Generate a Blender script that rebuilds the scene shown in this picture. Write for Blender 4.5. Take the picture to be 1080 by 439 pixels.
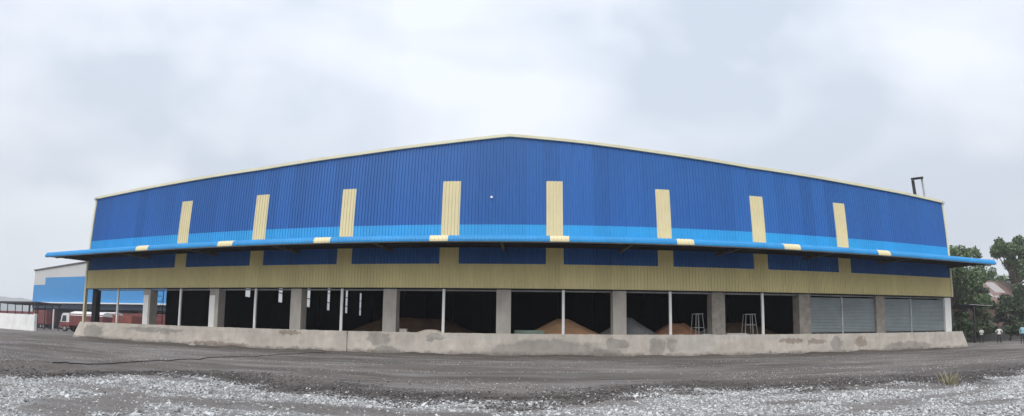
import bpy, bmesh, math, random
import numpy as np
from mathutils import Vector, Matrix
for o in list(bpy.data.objects):
    bpy.data.objects.remove(o)
R = math.radians
C = bpy.context.scene
COL = C.collection
rnd = random.Random(7)
rng = np.random.default_rng(11)

# ------------------------------------------------------------------ camera (ultra-wide phone lens with its own curvature)
H = 0.90
cd = bpy.data.cameras.new('camera')
cam = bpy.data.objects.new('camera', cd); COL.objects.link(cam)
Rv = Vector((0.99977256, 0.01785579, 0.01166175)); Uv = Vector((-0.01018422, -0.08071297, 0.99668536)); Fv = Vector((-0.01873786, 0.99657744, 0.08051276))
M = Matrix((Rv, Uv, -Fv)).transposed().to_4x4(); M.translation = (0, 0, H)
cam.matrix_world = M
cd.type = 'PANO'; cd.panorama_type = 'FISHEYE_LENS_POLYNOMIAL'
cd.sensor_fit = 'HORIZONTAL'; cd.sensor_width = 36
cd.fisheye_fov = 2.9
cd.fisheye_polynomial_k0 = 0
cd.fisheye_polynomial_k1 = -0.06497439246716166
cd.fisheye_polynomial_k2 = 1.792193985611928e-05
cd.fisheye_polynomial_k3 = 2.3236845545884017e-05
cd.fisheye_polynomial_k4 = -3.808328844891023e-07
cd.shift_x = -0.00505; cd.shift_y = 0.23326
cd.clip_start = 0.05; cd.clip_end = 12000
C.camera = cam

# ------------------------------------------------------------------ overcast sky and soft sun
SUN_EL, SUN_AZ = R(46), R(200)          # azimuth from +Y clockwise: behind the camera, a little to the left
w = bpy.data.worlds.new('World'); C.world = w; w.use_nodes = True
nt = w.node_tree; N = nt.nodes; L = nt.links
bg = N['Background']; bg.inputs[1].default_value = 0.1
sky = N.new('ShaderNodeTexSky'); sky.sky_type = 'NISHITA'; sky.sun_disc = False
sky.sun_elevation = SUN_EL; sky.sun_rotation = SUN_AZ; sky.air_density = 1.2; sky.dust_density = 2.5
tc = N.new('ShaderNodeTexCoord')
mp = N.new('ShaderNodeMapping'); mp.inputs['Scale'].default_value = (1.0, 1.0, 2.0); mp.inputs['Location'].default_value = (0.37, 0.1, 0.4)
L.new(tc.outputs['Generated'], mp.inputs[0])
nz = N.new('ShaderNodeTexNoise'); nz.inputs['Scale'].default_value = 1.9; nz.inputs['Detail'].default_value = 3.5; nz.inputs['Roughness'].default_value = 0.5
nz.inputs['Distortion'].default_value = 0.5
L.new(mp.outputs[0], nz.inputs['Vector'])
rp = N.new('ShaderNodeValToRGB')
rp.color_ramp.elements[0].position = 0.34; rp.color_ramp.elements[0].color = (4.75, 5.3, 6.15, 1)
rp.color_ramp.elements[1].position = 0.66; rp.color_ramp.elements[1].color = (6.85, 7.2, 7.85, 1)
e = rp.color_ramp.elements.new(0.5); e.color = (6.0, 6.45, 7.2, 1)
# a few larger cloud masses, edges broken up by the same noise
wq = N.new('ShaderNodeTexNoise'); wq.inputs['Scale'].default_value = 2.4; wq.inputs['Detail'].default_value = 6; L.new(tc.outputs['Generated'], wq.inputs['Vector'])
wsb = N.new('ShaderNodeVectorMath'); wsb.operation = 'MULTIPLY_ADD'; wsb.inputs[1].default_value = (.36, .36, .36); wsb.inputs[2].default_value = (-.18, -.18, -.18); L.new(wq.outputs['Color'], wsb.inputs[0])
wad = N.new('ShaderNodeVectorMath'); wad.operation = 'ADD'; L.new(tc.outputs['Generated'], wad.inputs[0]); L.new(wsb.outputs[0], wad.inputs[1])
fac = nz.outputs['Fac']
for d_, deg, amp in (((-.726, .438, .531), 22, -.12), ((-.62, .61, .50), 22, -.11), ((-.50, .73, .46), 15, -.07), ((-.265, .747, .609), 34, .15), ((-.84, .42, .35), 17, .08), ((.42, .72, .55), 14, -.07), ((.72, .53, .45), 14, .06)):
    dp = N.new('ShaderNodeVectorMath'); dp.operation = 'DOT_PRODUCT'; dp.inputs[1].default_value = d_; L.new(wad.outputs[0], dp.inputs[0])
    mr = N.new('ShaderNodeMapRange'); mr.interpolation_type = 'SMOOTHSTEP'; mr.inputs[1].default_value = math.cos(R(deg)); mr.inputs[2].default_value = 1.0; mr.inputs[3].default_value = 0; mr.inputs[4].default_value = amp; L.new(dp.outputs['Value'], mr.inputs[0])
    ad = N.new('ShaderNodeMath'); ad.operation = 'ADD'; L.new(fac, ad.inputs[0]); L.new(mr.outputs[0], ad.inputs[1]); fac = ad.outputs[0]
L.new(fac, rp.inputs[0])
# thin bright overcast overhead, greyer and warmer to the left horizon
sx = N.new('ShaderNodeSeparateXYZ'); L.new(tc.outputs['Generated'], sx.inputs[0])
mz = N.new('ShaderNodeMapRange'); mz.inputs[1].default_value = 0.74; mz.inputs[2].default_value = 0.95; mz.inputs[3].default_value = 1.0; mz.inputs[4].default_value = 2.6
L.new(sx.outputs['Z'], mz.inputs[0])
mh = N.new('ShaderNodeMapRange'); mh.inputs[1].default_value = 0.0; mh.inputs[2].default_value = 0.45; mh.inputs[3].default_value = 0.84; mh.inputs[4].default_value = 1.0
L.new(sx.outputs['Z'], mh.inputs[0])
mm = N.new('ShaderNodeMath'); mm.operation = 'MULTIPLY'; L.new(mz.outputs[0], mm.inputs[0]); L.new(mh.outputs[0], mm.inputs[1])
warm = N.new('ShaderNodeMixRGB'); warm.blend_type = 'MULTIPLY'; warm.inputs[2].default_value = (1.0, 0.965, 0.90, 1)
mw = N.new('ShaderNodeMapRange'); mw.inputs[1].default_value = 0.6; mw.inputs[2].default_value = 0.0; mw.inputs[3].default_value = 0.0; mw.inputs[4].default_value = 0.9
L.new(sx.outputs['Z'], mw.inputs[0]); L.new(mw.outputs[0], warm.inputs[0]); L.new(rp.outputs[0], warm.inputs[1])
vm = N.new('ShaderNodeVectorMath'); vm.operation = 'SCALE'; L.new(warm.outputs[0], vm.inputs[0]); L.new(mm.outputs[0], vm.inputs['Scale'])
mix = N.new('ShaderNodeMixRGB'); mix.inputs[0].default_value = 0.93
L.new(sky.outputs[0], mix.inputs[1]); L.new(vm.outputs[0], mix.inputs[2]); L.new(mix.outputs[0], bg.inputs[0])

sd = bpy.data.lights.new('sun', 'SUN'); sd.energy = 1.5; sd.angle = R(40); sd.color = (1.0, 0.965, 0.91)
sun = bpy.data.objects.new('sun', sd); COL.objects.link(sun)
sdir = Vector((math.sin(SUN_AZ) * math.cos(SUN_EL), math.cos(SUN_AZ) * math.cos(SUN_EL), math.sin(SUN_EL)))
sun.rotation_euler = (-sdir).to_track_quat('-Z', 'Y').to_euler()
C.view_settings.view_transform = 'Standard'; C.view_settings.look = 'None'; C.view_settings.gamma = 1
C.view_settings.exposure = 0.55
C.view_settings.use_curve_mapping = False
C.render.engine = 'CYCLES'
C.cycles.use_denoising = True
C.cycles.max_bounces = 6; C.cycles.diffuse_bounces = 3; C.cycles.volume_bounces = 1
C.cycles.transparent_max_bounces = 8

# ------------------------------------------------------------------ helpers
def mat(name, col, rough=0.7, var=0.12, scale=1.5, metal=0.0, bump=0.0, bscale=20.0, stretch=(1, 1, 1), col2=None, spec=0.5):
    m = bpy.data.materials.new(name); m.use_nodes = True
    t = m.node_tree; n = t.nodes; l = t.links; b = n['Principled BSDF']
    b.inputs['Roughness'].default_value = rough; b.inputs['Metallic'].default_value = metal
    b.inputs['Specular IOR Level'].default_value = spec
    g = n.new('ShaderNodeNewGeometry'); mpn = n.new('ShaderNodeMapping'); mpn.inputs['Scale'].default_value = stretch
    l.new(g.outputs['Position'], mpn.inputs[0])
    no = n.new('ShaderNodeTexNoise'); no.inputs['Scale'].default_value = scale; no.inputs['Detail'].default_value = 6; no.inputs['Roughness'].default_value = 0.62
    l.new(mpn.outputs[0], no.inputs['Vector'])
    r = n.new('ShaderNodeValToRGB'); c = col
    c2 = col2 or tuple(min(1, x * (1 + var)) for x in c); c1 = tuple(x * (1 - var) for x in c) if not col2 else c
    r.color_ramp.elements[0].position = 0.3; r.color_ramp.elements[0].color = (*c1, 1)
    r.color_ramp.elements[1].position = 0.7; r.color_ramp.elements[1].color = (*c2, 1)
    l.new(no.outputs['Fac'], r.inputs[0]); l.new(r.outputs[0], b.inputs['Base Color'])
    if bump:
        n2 = n.new('ShaderNodeTexNoise'); n2.inputs['Scale'].default_value = bscale; n2.inputs['Detail'].default_value = 5
        l.new(g.outputs['Position'], n2.inputs['Vector'])
        bp = n.new('ShaderNodeBump'); bp.inputs['Strength'].default_value = bump; bp.inputs['Distance'].default_value = 0.02
        l.new(n2.outputs['Fac'], bp.inputs['Height']); l.new(bp.outputs[0], b.inputs['Normal'])
    return m

class MB:
    def __init__(s): s.v = []; s.f = []
    def quad(s, a, b, c, d):
        i = len(s.v); s.v += [tuple(a), tuple(b), tuple(c), tuple(d)]; s.f.append((i, i + 1, i + 2, i + 3)); return s
    def box(s, x0, x1, y0, y1, z0, z1):
        i = len(s.v)
        s.v += [(x0, y0, z0), (x1, y0, z0), (x1, y1, z0), (x0, y1, z0), (x0, y0, z1), (x1, y0, z1), (x1, y1, z1), (x0, y1, z1)]
        s.f += [tuple(i + k for k in q) for q in ((0, 3, 2, 1), (4, 5, 6, 7), (0, 1, 5, 4), (1, 2, 6, 5), (2, 3, 7, 6), (3, 0, 4, 7))]; return s
    def prism(s, poly, axis, a, b):
        """extrude a 2-D polygon: axis 'y' -> poly is (x,z); 'x' -> (y,z); 'z' -> (x,y)"""
        def p(u, v, t): return {'y': (u, t, v), 'x': (t, u, v), 'z': (u, v, t)}[axis]
        n = len(poly); i = len(s.v)
        s.v += [p(u, v, a) for u, v in poly] + [p(u, v, b) for u, v in poly]
        s.f.append(tuple(i + k for k in range(n))); s.f.append(tuple(i + n + k for k in reversed(range(n))))
        for k in range(n):
            k2 = (k + 1) % n; s.f.append((i + k, i + n + k, i + n + k2, i + k2))
        return s
    def tube(s, pts, rad, seg=8, closed_ends=True):
        pts = [Vector(p) for p in pts]; rad = rad if isinstance(rad, (list, tuple)) else [rad] * len(pts)
        i0 = len(s.v)
        up = Vector((0, 0, 1))
        for k, p in enumerate(pts):
            d = (pts[min(k + 1, len(pts) - 1)] - pts[max(k - 1, 0)]).normalized()
            a = d.cross(up if abs(d.z) < .95 else Vector((1, 0, 0))).normalized(); b = d.cross(a)
            for q in range(seg):
                t = 2 * math.pi * q / seg; s.v.append(tuple(p + a * math.cos(t) * rad[k] + b * math.sin(t) * rad[k]))
        for k in range(len(pts) - 1):
            for q in range(seg):
                q2 = (q + 1) % seg; s.f.append((i0 + k * seg + q, i0 + k * seg + q2, i0 + (k + 1) * seg + q2, i0 + (k + 1) * seg + q))
        if closed_ends:
            s.f.append(tuple(i0 + q for q in reversed(range(seg)))); s.f.append(tuple(i0 + (len(pts) - 1) * seg + q for q in range(seg)))
        return s
    def build(s, name, m, parent=None, smooth=False):
        me = bpy.data.meshes.new(name); me.from_pydata(s.v, [], s.f); me.update()
        bm = bmesh.new(); bm.from_mesh(me); bmesh.ops.recalc_face_normals(bm, faces=bm.faces); bm.to_mesh(me); bm.free()
        if smooth: me.polygons.foreach_set('use_smooth', [True] * len(me.polygons))
        o = bpy.data.objects.new(name, me); COL.objects.link(o)
        for x in (m if isinstance(m, (list, tuple)) else [m]): me.materials.append(x)
        if parent: o.parent = parent
        return o

def thing(name, label, cat, loc=(0, 0, 0), rz=0, group=None):
    o = bpy.data.objects.new(name, None); COL.objects.link(o); o.empty_display_size = .3
    o.location = loc; o.rotation_euler = (0, 0, rz); tag(o, label, cat, group); return o
def tag(o, label, cat, group=None):
    o['label'] = label; o['category'] = cat
    if group: o['group'] = group
    return o
def setting(o, kind='structure'): o['kind'] = kind; return o

def vnoise(x, y, seed=0):
    x = np.asarray(x, float); y = np.asarray(y, float)
    xi = np.floor(x).astype(np.int64); yi = np.floor(y).astype(np.int64); xf = x - xi; yf = y - yi
    def h(a, b):
        n = (a * 374761393 + b * 668265263 + seed * 974711) & 0x7fffffff
        n = ((n ^ (n >> 13)) * 1274126177) & 0x7fffffff
        return ((n ^ (n >> 16)) & 0xffff) / 65535.0
    u = xf * xf * (3 - 2 * xf); v = yf * yf * (3 - 2 * yf)
    return (h(xi, yi) * (1 - u) + h(xi + 1, yi) * u) * (1 - v) + (h(xi, yi + 1) * (1 - u) + h(xi + 1, yi + 1) * u) * v
def fbm(x, y, seed=0, oct=4):
    s = 0; a = .5
    for k in range(oct): s = s + a * vnoise(x * 2 ** k, y * 2 ** k, seed + k * 17); a *= .5
    return s / (1 - .5 ** oct)
def sstep(a, b, x):
    t = np.clip((x - a) / (b - a), 0, 1); return t * t * (3 - 2 * t)

# ------------------------------------------------------------------ materials
M_blue = mat('blue_sheet', (0.030, 0.128, 0.375), .42, .06, .35, stretch=(1, 1, .3), spec=.25)
M_lblue = mat('light_blue_sheet', (0.02, 0.33, 0.66), .42, .05, .4)
def sheet_tone(m, amt=.07):
    t = m.node_tree; n = t.nodes; l = t.links; b = n['Principled BSDF']; src = b.inputs['Base Color'].links[0].from_socket
    g = n.new('ShaderNodeNewGeometry'); sp = n.new('ShaderNodeSeparateXYZ'); l.new(g.outputs['Position'], sp.inputs[0])
    fl_ = n.new('ShaderNodeMath'); fl_.operation = 'FLOOR'; l.new(sp.outputs['X'], fl_.inputs[0])
    wn = n.new('ShaderNodeTexWhiteNoise'); wn.noise_dimensions = '1D'; l.new(fl_.outputs[0], wn.inputs['W'])
    st = n.new('ShaderNodeMapping'); st.inputs['Scale'].default_value = (3.5, 1, .22); l.new(g.outputs['Position'], st.inputs[0])
    ns = n.new('ShaderNodeTexNoise'); ns.inputs['Scale'].default_value = 1.2; ns.inputs['Detail'].default_value = 7; l.new(st.outputs[0], ns.inputs['Vector'])
    ad = n.new('ShaderNodeMath'); ad.operation = 'ADD'; l.new(wn.outputs['Value'], ad.inputs[0]); l.new(ns.outputs['Fac'], ad.inputs[1])
    mr = n.new('ShaderNodeMapRange'); mr.inputs[1].default_value = .3; mr.inputs[2].default_value = 1.7; mr.inputs[3].default_value = 1 - amt; mr.inputs[4].default_value = 1 + amt; l.new(ad.outputs[0], mr.inputs[0])
    v = n.new('ShaderNodeVectorMath'); v.operation = 'SCALE'; l.new(src, v.inputs[0]); l.new(mr.outputs[0], v.inputs['Scale']); l.new(v.outputs[0], b.inputs['Base Color'])
sheet_tone(M_blue, .13); sheet_tone(M_lblue, .08)
M_cream = mat('cream_sheet', (0.70, 0.60, 0.35), .45, .05, .6)
M_band = mat('cream_band', (0.78, 0.68, 0.34), .5, .08, .5, stretch=(1, 1, .4))
M_trim = mat('cream_trim', (0.66, 0.62, 0.42), .45, .08, .8)
sheet_tone(M_band, .07)
M_canopy = mat('canopy_sheet', (.018, .24, .54), .45, .08, .5, spec=.3); sheet_tone(M_canopy, .08)
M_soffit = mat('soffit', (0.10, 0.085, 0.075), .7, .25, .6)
M_steel = mat('dark_steel', (0.03, 0.03, 0.034), .7, .2, 2, spec=.15)
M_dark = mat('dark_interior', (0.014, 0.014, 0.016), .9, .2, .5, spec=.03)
M_whitepaint = mat('white_paint', (0.82, 0.81, 0.79), .5, .05, 2)
M_grey = mat('light_grey_steel', (0.42, 0.42, 0.42), .5, .25, 1.2)
M_shut = mat('shutter_sheet', (0.25, 0.285, 0.295), .6, .14, .8)
M_conc = mat('column_concrete', (0.42, 0.39, 0.35), .9, .22, 1.3, bump=.3, bscale=9, stretch=(1, 1, .45))
M_rough = mat('rough_concrete', (0.20, 0.18, 0.155), .95, .3, 2.2, bump=.6, bscale=12, col2=(.34, .31, .275))
M_slab = mat('platform_floor', (0.26, 0.245, 0.23), .9, .2, 1.0)
M_glow = None

def plinth_material():
    m = mat('plinth_concrete', (0.59, 0.54, 0.475), .92, .15, .9, bump=.35, bscale=6)
    t = m.node_tree; n = t.nodes; l = t.links; b = n['Principled BSDF']
    base = b.inputs['Base Color'].links[0].from_socket
    g = n.new('ShaderNodeNewGeometry')
    # centre x, centre z, half width, half height, strength, colour
    grey = (0.24, 0.222, 0.205); brown = (0.20, 0.135, 0.095); pale = (0.56, 0.53, 0.48)
    st = [(1.4, 0.1, 3.7, 0.85, grey), (4.6, 0.12, 1.0, .38, grey), (-8.5, .88, .75, .42, grey), (-8.1, .12, .9, .34, grey), (-5.1, .98, .6, .25, grey), (7.6, .62, .55, .5, grey), (8.5, .7, .3, .5, grey),
          (5.2, .75, .7, .3, grey), (-14.4, 1.08, .8, .16, brown), (16.6, .85, 1.0, .16, brown), (18.6, .8, .7, .18, brown), (20.2, .55, .5, .5, grey), (22.3, .7, .5, .4, brown), (-20, .18, 2.5, .16, brown), (27, .3, 2.5, .35, grey),
          (-26, .9, 3.0, .2, grey), (12, 1.1, 5.0, .13, pale), (-3.0, 1.05, 2.6, .2, pale), (9.9, .65, 1.3, .5, pale), (-33, .5, 1.3, .6, grey)]
    nA = n.new('ShaderNodeTexNoise'); nA.inputs['Scale'].default_value = 1.9; nA.inputs['Detail'].default_value = 9; nA.inputs['Roughness'].default_value = .72
    l.new(g.outputs['Position'], nA.inputs['Vector'])
    sub = n.new('ShaderNodeVectorMath'); sub.operation = 'SUBTRACT'; sub.inputs[1].default_value = (.5, .5, .5); l.new(nA.outputs['Color'], sub.inputs[0])
    scl = n.new('ShaderNodeVectorMath'); scl.operation = 'MULTIPLY'; scl.inputs[1].default_value = (1.6, 0, .9); l.new(sub.outputs[0], scl.inputs[0])
    add = n.new('ShaderNodeVectorMath'); add.operation = 'ADD'; l.new(g.outputs['Position'], add.inputs[0]); l.new(scl.outputs[0], add.inputs[1])
    cur = base
    for x, z, a, c, col in st:
        mpn = n.new('ShaderNodeVectorMath'); mpn.operation = 'SUBTRACT'; mpn.inputs[1].default_value = (x, 0, z); l.new(add.outputs[0], mpn.inputs[0])
        mu = n.new('ShaderNodeVectorMath'); mu.operation = 'MULTIPLY'; mu.inputs[1].default_value = (1 / a, 0, 1 / c); l.new(mpn.outputs[0], mu.inputs[0])
        le = n.new('ShaderNodeVectorMath'); le.operation = 'LENGTH'; l.new(mu.outputs[0], le.inputs[0])
        mr = n.new('ShaderNodeMapRange'); mr.inputs[1].default_value = 1.08; mr.inputs[2].default_value = .90; mr.inputs[3].default_value = 0; mr.inputs[4].default_value = .55; l.new(le.outputs['Value'], mr.inputs[0])
        mx = n.new('ShaderNodeMixRGB'); mx.inputs[2].default_value = (*col, 1); l.new(mr.outputs[0], mx.inputs[0]); l.new(cur, mx.inputs[1]); cur = mx.outputs[0]
    # run-down streaks and soil splashed along the foot
    stq = n.new('ShaderNodeMapping'); stq.inputs['Scale'].default_value = (1.1, 1, .42); l.new(g.outputs['Position'], stq.inputs[0])
    ns = n.new('ShaderNodeTexNoise'); ns.inputs['Scale'].default_value = 1.6; ns.inputs['Detail'].default_value = 9; ns.inputs['Roughness'].default_value = .7; l.new(stq.outputs[0], ns.inputs['Vector'])
    mr = n.new('ShaderNodeMapRange'); mr.inputs[1].default_value = .38; mr.inputs[2].default_value = .66; mr.inputs[3].default_value = .86; mr.inputs[4].default_value = 1.08; l.new(ns.outputs['Fac'], mr.inputs[0])
    v = n.new('ShaderNodeVectorMath'); v.operation = 'SCALE'; l.new(cur, v.inputs[0]); l.new(mr.outputs[0], v.inputs['Scale']); cur = v.outputs[0]
    spz = n.new('ShaderNodeSeparateXYZ'); l.new(g.outputs['Position'], spz.inputs[0])
    hz_ = n.new('ShaderNodeMath'); hz_.operation = 'MULTIPLY_ADD'; hz_.inputs[1].default_value = -.95; l.new(ns.outputs['Fac'], hz_.inputs[0]); l.new(spz.outputs['Z'], hz_.inputs[2])
    mr2 = n.new('ShaderNodeMapRange'); mr2.inputs[1].default_value = -.42; mr2.inputs[2].default_value = -.22; mr2.inputs[3].default_value = .75; mr2.inputs[4].default_value = 0; l.new(hz_.outputs[0], mr2.inputs[0])
    mx = n.new('ShaderNodeMixRGB'); mx.inputs[2].default_value = (.17, .145, .125, 1); l.new(mr2.outputs[0], mx.inputs[0]); l.new(cur, mx.inputs[1]); cur = mx.outputs[0]
    l.new(cur, b.inputs['Base Color'])
    return m
M_plinth = plinth_material()

# ------------------------------------------------------------------ ground
BX = [-40, -12, -8.6, -8.1, -7.7, -7.35, -7.2, -5.8, -4.3, -3.7, -2.8, -2.16, -1.3, -.7, -.17, .65, 1.3, 2.2, 3.35, 4.2, 5.0, 6.3, 7.7, 8.6, 9.5, 12, 18, 40]
BY = [2.5, 3.2, 3.9, 4.8, 5.9, 7.0, 7.5, 7.55, 6.65, 6.85, 6.45, 6.36, 6.5, 6.15, 6.1, 6.35, 6.85, 7.4, 7.95, 7.7, 7.4, 7.3, 7.05, 6.8, 6.55, 7.1, 7.6, 8]
def bdist(x, y):
    """>0 on the dark packed side, <0 on the white gravel side"""
    return y - np.interp(x, BX, BY) - (fbm(x * 1.3, y * 1.6, 5, 5) - .5) * 1.7
def gheight(x, y):
    x = np.asarray(x, float); y = np.asarray(y, float)
    d = bdist(x, y)
    far = np.exp(-np.hypot(x, y) / 40)
    h = (fbm(x * .35, y * .35, 1) - .5) * .07 + (fbm(x * 1.3, y * 1.3, 2) - .5) * .05
    h = h + .055 * sstep(-.1, .25, d) * (1 - sstep(.6, 2.2, d)) + (fbm(x * 4, y * 4, 3) - .5) * .05 * np.exp(-np.abs(d) / .8)
    h = h * far
    for yc in (11.0, 12.9, 15.2, 17.0): h = h - .035 * np.exp(-((y - (yc + .6 * np.sin(x * .12 + yc))) / .25) ** 2) * (np.abs(x) < 45)
    # clod heaps at the left edge of the packed yard
    m = np.exp(-(((x + 10.3) / 2.0) ** 2 + ((y - 6.0) / 1.0) ** 2)); h = h + m * (.05 + .16 * (fbm(x * 2.5, y * 2.5, 9) - .35))
    # soil swept against the loading platform
    b = np.exp(-np.clip(24.9 - y, 0, 9) / .22) * (np.abs(x) < 37) * (y < 25); h = h + b * (.02 + .16 * np.clip(fbm(x * .7, y * .2, 12) - .38, 0, 1) * 2)
    return h
def spaced(segs):
    o = []
    for a, b, s in segs:
        n = max(1, int(round((b - a) / s))); o += list(np.linspace(a, b, n, endpoint=False))
    return o
xs = spaced([(-2600, -600, 250), (-600, -120, 60), (-120, -42, 6), (-42, -16, .5), (-16, 16, .085), (16, 42, .5), (42, 120, 6), (120, 600, 60), (600, 2600, 250)]) + [2600]
ys = spaced([(-2600, -200, 300), (-200, -8, 24), (-8, 1.5, .4), (1.5, 10.5, .07), (10.5, 23.4, .2), (23.4, 24.9, .06), (24.9, 30, .6), (30, 120, 6), (120, 600, 60), (600, 2600, 250)]) + [2600]
GX, GY = np.meshgrid(np.array(xs), np.array(ys)); GZ = gheight(GX, GY)
nx, ny = len(xs), len(ys)
idx = np.arange(nx * ny).reshape(ny, nx)
fc = np.stack([idx[:-1, :-1], idx[:-1, 1:], idx[1:, 1:], idx[1:, :-1]], -1).reshape(-1, 4)
def np_mesh(name, V, F, smooth=False):
    me = bpy.data.meshes.new(name); k = F.shape[1]
    me.vertices.add(len(V)); me.vertices.foreach_set('co', np.ascontiguousarray(V, dtype=np.float32).ravel())
    me.loops.add(F.size); me.loops.foreach_set('vertex_index', np.ascontiguousarray(F, dtype=np.int32).ravel())
    me.polygons.add(len(F)); me.polygons.foreach_set('loop_start', np.arange(0, F.size, k, dtype=np.int32))
    me.polygons.foreach_set('loop_total', np.full(len(F), k, dtype=np.int32))
    me.polygons.foreach_set('use_smooth', np.full(len(F), smooth, dtype=bool))
    me.update(calc_edges=True); me.validate(); return me
gme = np_mesh('ground', np.stack([GX, GY, GZ], -1).reshape(-1, 3), fc, True)
at = gme.attributes.new('gravel', 'FLOAT', 'POINT')
at2 = gme.attributes.new('damp', 'FLOAT', 'POINT')
_d = bdist(GX, GY); at2.data.foreach_set('value', (np.exp(-np.clip(_d - .35, 0, 9) / .8) * sstep(-.5, .05, _d) * sstep(.22, .45, fbm(GX * .6, GY * .9, 91, 5)) * .95)
                      .__add__(.35 * sstep(.5, .66, fbm(GX * .16, GY * .4, 92, 5)) * (GY > 7) + sum(.45 * np.exp(-((GY - (yc + .6 * np.sin(GX * .12 + yc))) / .22) ** 2) * sstep(.3, .5, fbm(GX * .5, GY, 93)) for yc in (11.0, 12.9, 15.2, 17.0))).clip(0, 1).ravel().astype(np.float32))
def patch(x, y): return fbm(x * .8, y * 1.9, 31, 5)
gmask = (sstep(.12, -.12, bdist(GX, GY)) * (.2 + .8 * sstep(.36, .56, patch(GX, GY)))).ravel().astype(np.float32)
at.data.foreach_set('value', gmask)
ground = bpy.data.objects.new('ground', gme); COL.objects.link(ground); setting(ground)
def ground_material():
    m = bpy.data.materials.new('yard_ground'); m.use_nodes = True
    t = m.node_tree; n = t.nodes; l = t.links; b = n['Principled BSDF']; b.inputs['Roughness'].default_value = .95; b.inputs['Specular IOR Level'].default_value = .25
    g = n.new('ShaderNodeNewGeometry')
    def noise(sc, det=6, ro=.6, st=(1, 1, 1)):
        q = n.new('ShaderNodeMapping'); q.inputs['Scale'].default_value = st; l.new(g.outputs['Position'], q.inputs[0])
        o = n.new('ShaderNodeTexNoise'); o.inputs['Scale'].default_value = sc; o.inputs['Detail'].default_value = det; o.inputs['Roughness'].default_value = ro; l.new(q.outputs[0], o.inputs['Vector']); return o.outputs['Fac']
    def ramp(src, stops):
        r = n.new('ShaderNodeValToRGB'); r.color_ramp.elements[0].position = stops[0][0]; r.color_ramp.elements[0].color = (*stops[0][1], 1)
        r.color_ramp.elements[1].position = stops[-1][0]; r.color_ramp.elements[1].color = (*stops[-1][1], 1)
        for p, c in stops[1:-1]: e = r.color_ramp.elements.new(p); e.color = (*c, 1)
        l.new(src, r.inputs[0]); return r.outputs[0]
    def mx(f, a, c, mode='MIX'):
        o = n.new('ShaderNodeMixRGB'); o.blend_type = mode
        if isinstance(f, float): o.inputs[0].default_value = f
        else: l.new(f, o.inputs[0])
        l.new(a, o.inputs[1]); l.new(c, o.inputs[2]); return o.outputs[0]
    base = ramp(noise(.16, 8, .65, (.6, 1.3, 1)), [(.3, (.072, .060, .052)), (.5, (.122, .105, .093)), (.68, (.21, .186, .167))])
    speck = ramp(noise(38, 3, .7), [(.35, (.45, .44, .44)), (.52, (1, 1, 1)), (.68, (1.9, 1.9, 1.9))])
    base = mx(.85, base, speck, 'MULTIPLY')
    dust = ramp(noise(.5, 10, .74, (.45, 1.7, 1)), [(.49, (0, 0, 0)), (.62, (1, 1, 1))])
    pale = ramp(noise(20, 4, .7), [(.3, (.16, .155, .15)), (.7, (.34, .33, .325))])
    dm = n.new('ShaderNodeMath'); dm.operation = 'MULTIPLY'; dm.inputs[1].default_value = .5; l.new(dust, dm.inputs[0])
    base = mx(dm.outputs[0], base, pale)
    wt = ramp(noise(16, 5, .75), [(.32, (.11, .105, .10)), (.5, (.22, .215, .21)), (.68, (.42, .415, .41))])
    av = n.new('ShaderNodeAttribute'); av.attribute_name = 'gravel'
    ad = n.new('ShaderNodeAttribute'); ad.attribute_name = 'damp'
    damp = ramp(noise(30, 4, .7), [(.3, (.035, .029, .026)), (.7, (.085, .073, .066))])
    base = mx(ad.outputs['Fac'], base, damp)
    col = mx(av.outputs['Fac'], base, wt)
    l.new(col, b.inputs['Base Color'])
    bp = n.new('ShaderNodeBump'); bp.inputs['Strength'].default_value = .6; bp.inputs['Distance'].default_value = .03
    l.new(noise(24, 6, .75), bp.inputs['Height']); l.new(bp.outputs[0], b.inputs['Normal'])
    return m
gme.materials.append(ground_material())

# stones: many small angular chips, nobody could count them
def stone_material(name, stops):
    m = bpy.data.materials.new(name); m.use_nodes = True; t = m.node_tree; n = t.nodes; l = t.links; b = n['Principled BSDF']; b.inputs['Roughness'].default_value = .9
    g = n.new('ShaderNodeNewGeometry'); r = n.new('ShaderNodeValToRGB')
    r.color_ramp.elements[0].position = 0; r.color_ramp.elements[0].color = (*stops[0], 1); r.color_ramp.elements[1].position = 1; r.color_ramp.elements[1].color = (*stops[-1], 1)
    for i, c in enumerate(stops[1:-1]): e = r.color_ramp.elements.new((i + 1) / (len(stops) - 1)); e.color = (*c, 1)
    l.new(g.outputs['Random Per Island'], r.inputs[0])
    no = n.new('ShaderNodeTexNoise'); no.inputs['Scale'].default_value = 40; l.new(g.outputs['Position'], no.inputs['Vector'])
    mr = n.new('ShaderNodeMapRange'); mr.inputs[3].default_value = .75; mr.inputs[4].default_value = 1.2; l.new(no.outputs['Fac'], mr.inputs[0])
    v = n.new('ShaderNodeVectorMath'); v.operation = 'SCALE'; l.new(r.outputs[0], v.inputs[0]); l.new(mr.outputs[0], v.inputs['Scale']); l.new(v.outputs[0], b.inputs['Base Color'])
    return m
_bm = bmesh.new(); bmesh.ops.create_icosphere(_bm, subdivisions=1, radius=1.0)
ICO_V = np.array([v.co[:] for v in _bm.verts]); ICO_F = np.array([[v.index for v in f.verts] for f in _bm.faces]); _bm.free()
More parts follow.
